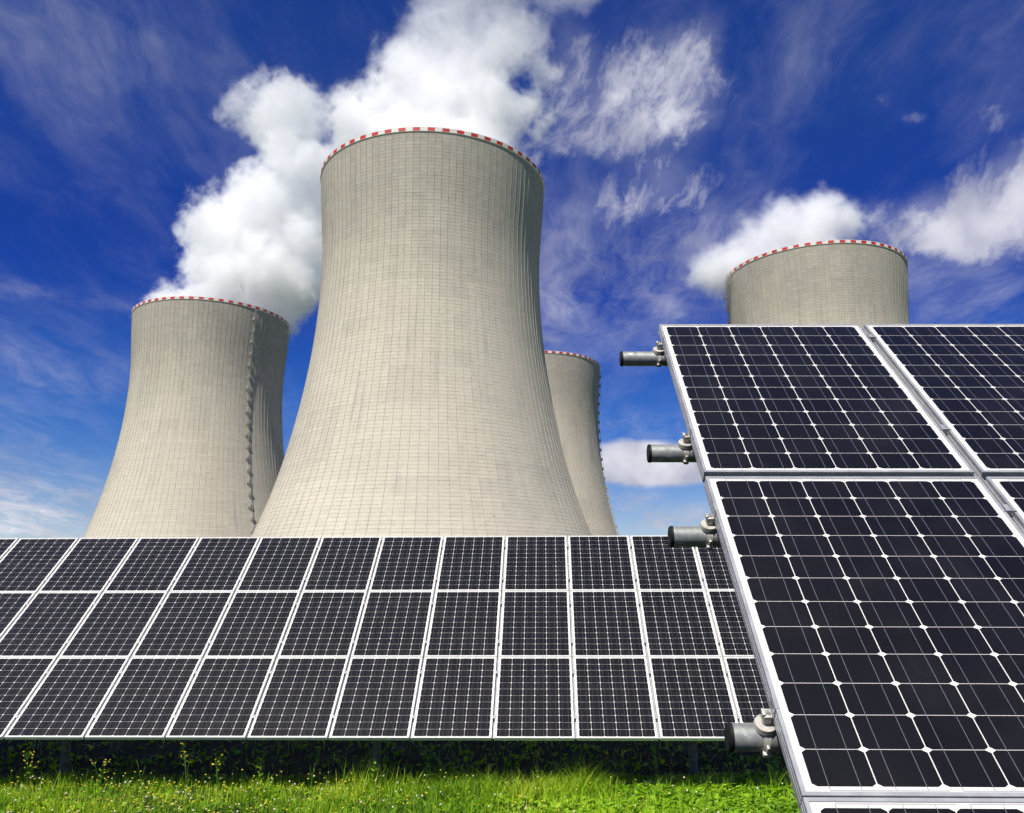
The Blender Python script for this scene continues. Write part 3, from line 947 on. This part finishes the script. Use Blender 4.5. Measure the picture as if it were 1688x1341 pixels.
def blades(n, xr, yr, h0, h1, w0, w1, seed, leaf=False, segs=3, keep=None, lean=(0.15, 0.75)):
    R = np.random.default_rng(seed)
    x = R.uniform(*xr, n); y = R.uniform(*yr, n)
    if keep is not None:
        m = R.random(n) < keep(x, y); x = x[m]; y = y[m]; n = len(x)
    hn = value_noise(x, y, 2.3, 5) * 0.6 + value_noise(x, y, 6.0, 6) * 0.4
    h = R.uniform(h0, h1, n) * (0.25 + 1.5 * hn ** 1.3)
    w = R.uniform(w0, w1, n)
    a = R.uniform(0, 2 * np.pi, n); ln = R.uniform(*lean, n) * h
    face = a + np.pi / 2 + R.normal(0, 0.5, n)
    V = []; tt = np.linspace(0, 1, segs + 1)
    for t in tt:
        cx_ = x + np.cos(a) * ln * t ** 1.8; cy_ = y + np.sin(a) * ln * t ** 1.8
        cz = h * (t - 0.18 * t * t * (ln / h)) * (1.0 if not leaf else 1 - 0.35 * t)
        if leaf: ww = w * (0.25 + 1.55 * np.sin(np.pi * min(t * 0.88 + 0.06, 1.0))) * 0.5
        else: ww = w * (1 - t) ** 0.7 * 0.5 + 0.0003
        V.append(np.stack([cx_ - np.cos(face) * ww, cy_ - np.sin(face) * ww, cz], 1))
        V.append(np.stack([cx_ + np.cos(face) * ww, cy_ + np.sin(face) * ww, cz + (0.15 * ww if leaf else 0)], 1))
    V = np.stack(V, 1)          # n, 2(segs+1), 3
    m_ = 2 * (segs + 1)
    base = np.arange(n)[:, None] * m_
    F = np.concatenate([base + np.array([2 * s, 2 * s + 1, 2 * s + 3, 2 * s + 2]) for s in range(segs)], 0)
    tint = np.clip(R.normal(0.45, 0.22, n) + (value_noise(x, y, 1.6, 9) - 0.5) * 0.6, 0, 1)
    return V.reshape(-1, 3), F, np.repeat(tint, m_)


def merge(parts):
    V = []; F = []; T = []; o = 0
    for v, f, t in parts:
        V.append(v); F.append(f + o); T.append(t); o += len(v)
    return np.concatenate(V), np.concatenate(F), np.concatenate(T)


front = lambda x, y: np.clip(1.15 - 0.12 * (y - 8.8), 0.3, 1)
sideL = lambda x, y: np.clip(0.55 - 0.22 * x, 0.12, 1.0)
sideR = lambda x, y: np.clip(0.45 + 0.25 * x, 0.12, 1.0)
V, F, T_ = merge([
    blades(52000, (-7.0, 6.5), (6.6, 9.75), 0.06, 0.17, 0.004, 0.009, 1, keep=sideL),
    blades(12000, (-7.0, 6.5), (6.6, 9.75), 0.06, 0.15, 0.004, 0.009, 3, keep=None),
    blades(2200, (-7.5, 7.5), (10.0, 13.2), 0.06, 0.16, 0.006, 0.012, 4),
    blades(1600, (-1.2, 0.9), (8.7, 9.15), 0.16, 0.27, 0.004, 0.007, 14, lean=(0.5, 1.0)),
    blades(2600, (-6.0, 4.0), (8.75, 9.25), 0.14, 0.34, 0.004, 0.008, 15, lean=(0.15, 0.6), keep=lambda x, y: np.clip(value_noise(x, y, 1.9, 31) * 2.6 - 1.2, 0, 1)),
    blades(2200, (-6.0, 4.0), (7.6, 8.9), 0.12, 0.26, 0.004, 0.008, 16, lean=(0.15, 0.6), keep=lambda x, y: np.clip(value_noise(x, y, 1.5, 33) * 2.6 - 1.3, 0, 1)),
    blades(26000, (-40, 40), (13.5, 60), 0.10, 0.25, 0.02, 0.05, 8),
])
gr = bpy.data.objects.new('grass', np_mesh('grass', V, F, T_, M_GRASS)); COL.objects.link(gr)
tag(gr, 'bright green sunlit grass growing in front of the panel bank', 'grass', kind='stuff')
V, F, T_ = merge([
    blades(30000, (-7.0, 6.5), (6.6, 9.75), 0.05, 0.12, 0.014, 0.030, 21, leaf=True, segs=4, keep=sideR, lean=(0.5, 1.3)),
    blades(9000, (-7.0, 6.5), (6.6, 9.75), 0.03, 0.09, 0.012, 0.022, 22, leaf=True, segs=3, lean=(0.5, 1.2)),
    blades(1300, (-7.5, 7.5), (10.0, 13.0), 0.05, 0.14, 0.02, 0.04, 23, leaf=True, segs=3, lean=(0.4, 1.2)),
])
lv = bpy.data.objects.new('ground_cover', np_mesh('ground_cover', V, F, T_, M_LEAF)); COL.objects.link(lv)
tag(lv, 'broad leaved clover and dandelion leaves among the grass', 'ground cover', kind='stuff')


def ico(center, r, sub=1, sq=1.0):
    bm = bmesh.new(); bmesh.ops.create_icosphere(bm, subdivisions=sub, radius=r)
    vs = [(v.co.x + center[0], v.co.y + center[1], v.co.z * sq + center[2]) for v in bm.verts]
    bm.verts.index_update(); fs = [[v.index for v in f.verts] for f in bm.faces]; bm.free()
    return vs, fs


mb = MB()
for i in range(260):
    x = random.uniform(-5.5, 3.0); y = random.uniform(7.4, 9.2)
    if random.random() < 0.35 and x > 0: continue
    z = random.uniform(0.08, 0.17); r = random.uniform(0.007, 0.0125)
    vs, fs = ico((x, y, z), r, 1, 0.85); mb.add(vs, fs, 0)
    mb.tube((x, y, 0), (x, y, z), 0.0013, 4, False, mi=2)
for i in range(430):
    t = random.random()
    x = random.gauss(-3.2, 1.2) if t < 0.6 else random.uniform(-5.5, 1.5)
    y = random.uniform(7.5, 9.2); z = random.uniform(0.10, 0.22); r = random.uniform(0.006, 0.011)
    vs, fs = ico((x, y, z), r, 1, 0.5); mb.add(vs, fs, 1)
    mb.tube((x, y, 0), (x, y, z), 0.0012, 4, False, mi=2)
fl = mb.build('wildflowers', [M_CLOVER, M_YEL, M_STALK])
tag(fl, 'small white clover heads and yellow blossoms scattered in the sunlit grass', 'wildflowers', kind='stuff')


# tall flowering weeds along the edge of the shade, each its own plant
def weed(x, y, h, kind, label):
    h *= 1.12
    root = empty('weed_plant', Matrix.Translation((x, y, 0)), label, 'weed', 'tall weeds along the lower edge of the panel bank')
    st = MB(); lf = MB(); hd = MB(); heads = []
    R = random.Random(int((x + 50) * 1000))
    nst = {'yellow': 4, 'grass': 2, 'leafy': 2, 'bud': 3}[kind]
    for s in range(nst):
        hh = h * R.uniform(0.65, 1.0); la = R.uniform(0, 6.28); le = R.uniform(0.05, 0.28) * hh
        pts = []
        for k in range(7):
            t = k / 6
            pts.append(Vector((math.cos(la) * le * t * t + R.uniform(-.002, .002), math.sin(la) * le * t * t, hh * t)))
        for k in range(6):
            st.tube(pts[k], pts[k + 1], 0.0034 * (1 - k / 9), 5, False, 0.0034 * (1 - (k + 1) / 9))
        for k in range(2, 6):
            for _ in range({'leafy': 3, 'yellow': 1, 'bud': 1, 'grass': 0}[kind]):
                a = R.uniform(0, 6.28); L = R.uniform(0.025, 0.06) * (1.2 if kind == 'leafy' else 0.8); w_ = L * 0.28
                p = pts[k]; d = Vector((math.cos(a), math.sin(a), R.uniform(0.1, 0.7))); sd = Vector((-math.sin(a), math.cos(a), 0)) * w_
                lf.add([p, p + d * L * .5 + sd * .6, p + d * L, p + d * L * .5 - sd * .6], [(0, 1, 2, 3)])
        top = pts[-1]
        if kind in ('yellow', 'bud'):
            for _ in range(4):
                a = R.uniform(0, 6.28); b_ = top + Vector((math.cos(a) * .03, math.sin(a) * .03, R.uniform(-.05, .02)))
                st.tube(pts[-2], b_, 0.0013, 4, False)
                vs, fs = ico(b_, R.uniform(0.006, 0.0105) if kind == 'yellow' else 0.0055, 1, 0.7); hb = MB(); hb.add(vs, fs); heads.append(hb)
        else:
            for k in range(7):
                b_ = pts[-2].lerp(top, k / 6) + Vector((R.uniform(-.004, .004), 0, 0))
                vs, fs = ico(b_, 0.0042, 1, 1.8); hd.add(vs, fs)
    o = st.build('stem', M_STALK, root)
    if lf.f: lf.build('leaves', M_LEAF, root)
    for hb in heads: hb.build('flower_head', M_YEL if kind == 'yellow' else M_STALK, root)
    if hd.f: hd.build('seed_head', M_STALK, root)
    for ch in root.children:
        a = ch.data.attributes.new('tint', 'FLOAT', 'POINT')
        a.data.foreach_set('value', [R.uniform(0.3, 0.8)] * len(ch.data.vertices))


WEEDS = [(-5.05, 9.0, 0.40, 'yellow', 'yellow flowered weed at the far left under the panels'),
         (-4.35, 9.05, 0.30, 'yellow', 'short yellow flowered weed right of the leftmost rack post'),
         (-3.95, 9.1, 0.42, 'grass', 'thin seed stalk second clump right of the leftmost rack post'),
         (-3.45, 9.0, 0.46, 'yellow', 'bushy yellow flowered weed between the two left panel seams'),
         (-3.15, 9.05, 0.44, 'yellow', 'tall yellow flowered weed beside the bushy yellow one'),
         (-2.75, 9.1, 0.52, 'leafy', 'upright leafy weed rising left of the middle, dark leaves'),
         (-2.2, 9.1, 0.44, 'bud', 'reddish budded weed against the shade left of the middle post'),
         (-1.55, 9.05, 0.34, 'leafy', 'low leafy weed in front of the middle rack post'),
         (-1.0, 9.12, 0.60, 'leafy', 'tall spindly weed reaching up to the lowest panel edge'),
         (-0.62, 9.1, 0.38, 'grass', 'arching grass stalk right of the middle rack post'),
         (-0.15, 9.1, 0.36, 'grass', 'pale seed stalk over the long grass tuft'),
         (0.12, 9.05, 0.52, 'yellow', 'tall yellow budded weed in the centre, nearly touching the panels'),
         (0.5, 9.1, 0.42, 'grass', 'arching seed stalk right of the centre weed'),
         (0.95, 9.1, 0.38, 'grass', 'bent grass stalk left of the right rack post'),
         (1.35, 9.12, 0.42, 'bud', 'slender budded weed just left of the right rack post'),
         (2.55, 9.05, 0.30, 'bud', 'small budded weed beside the lower corner of the near array')]
for w_ in WEEDS:
    weed(*w_)
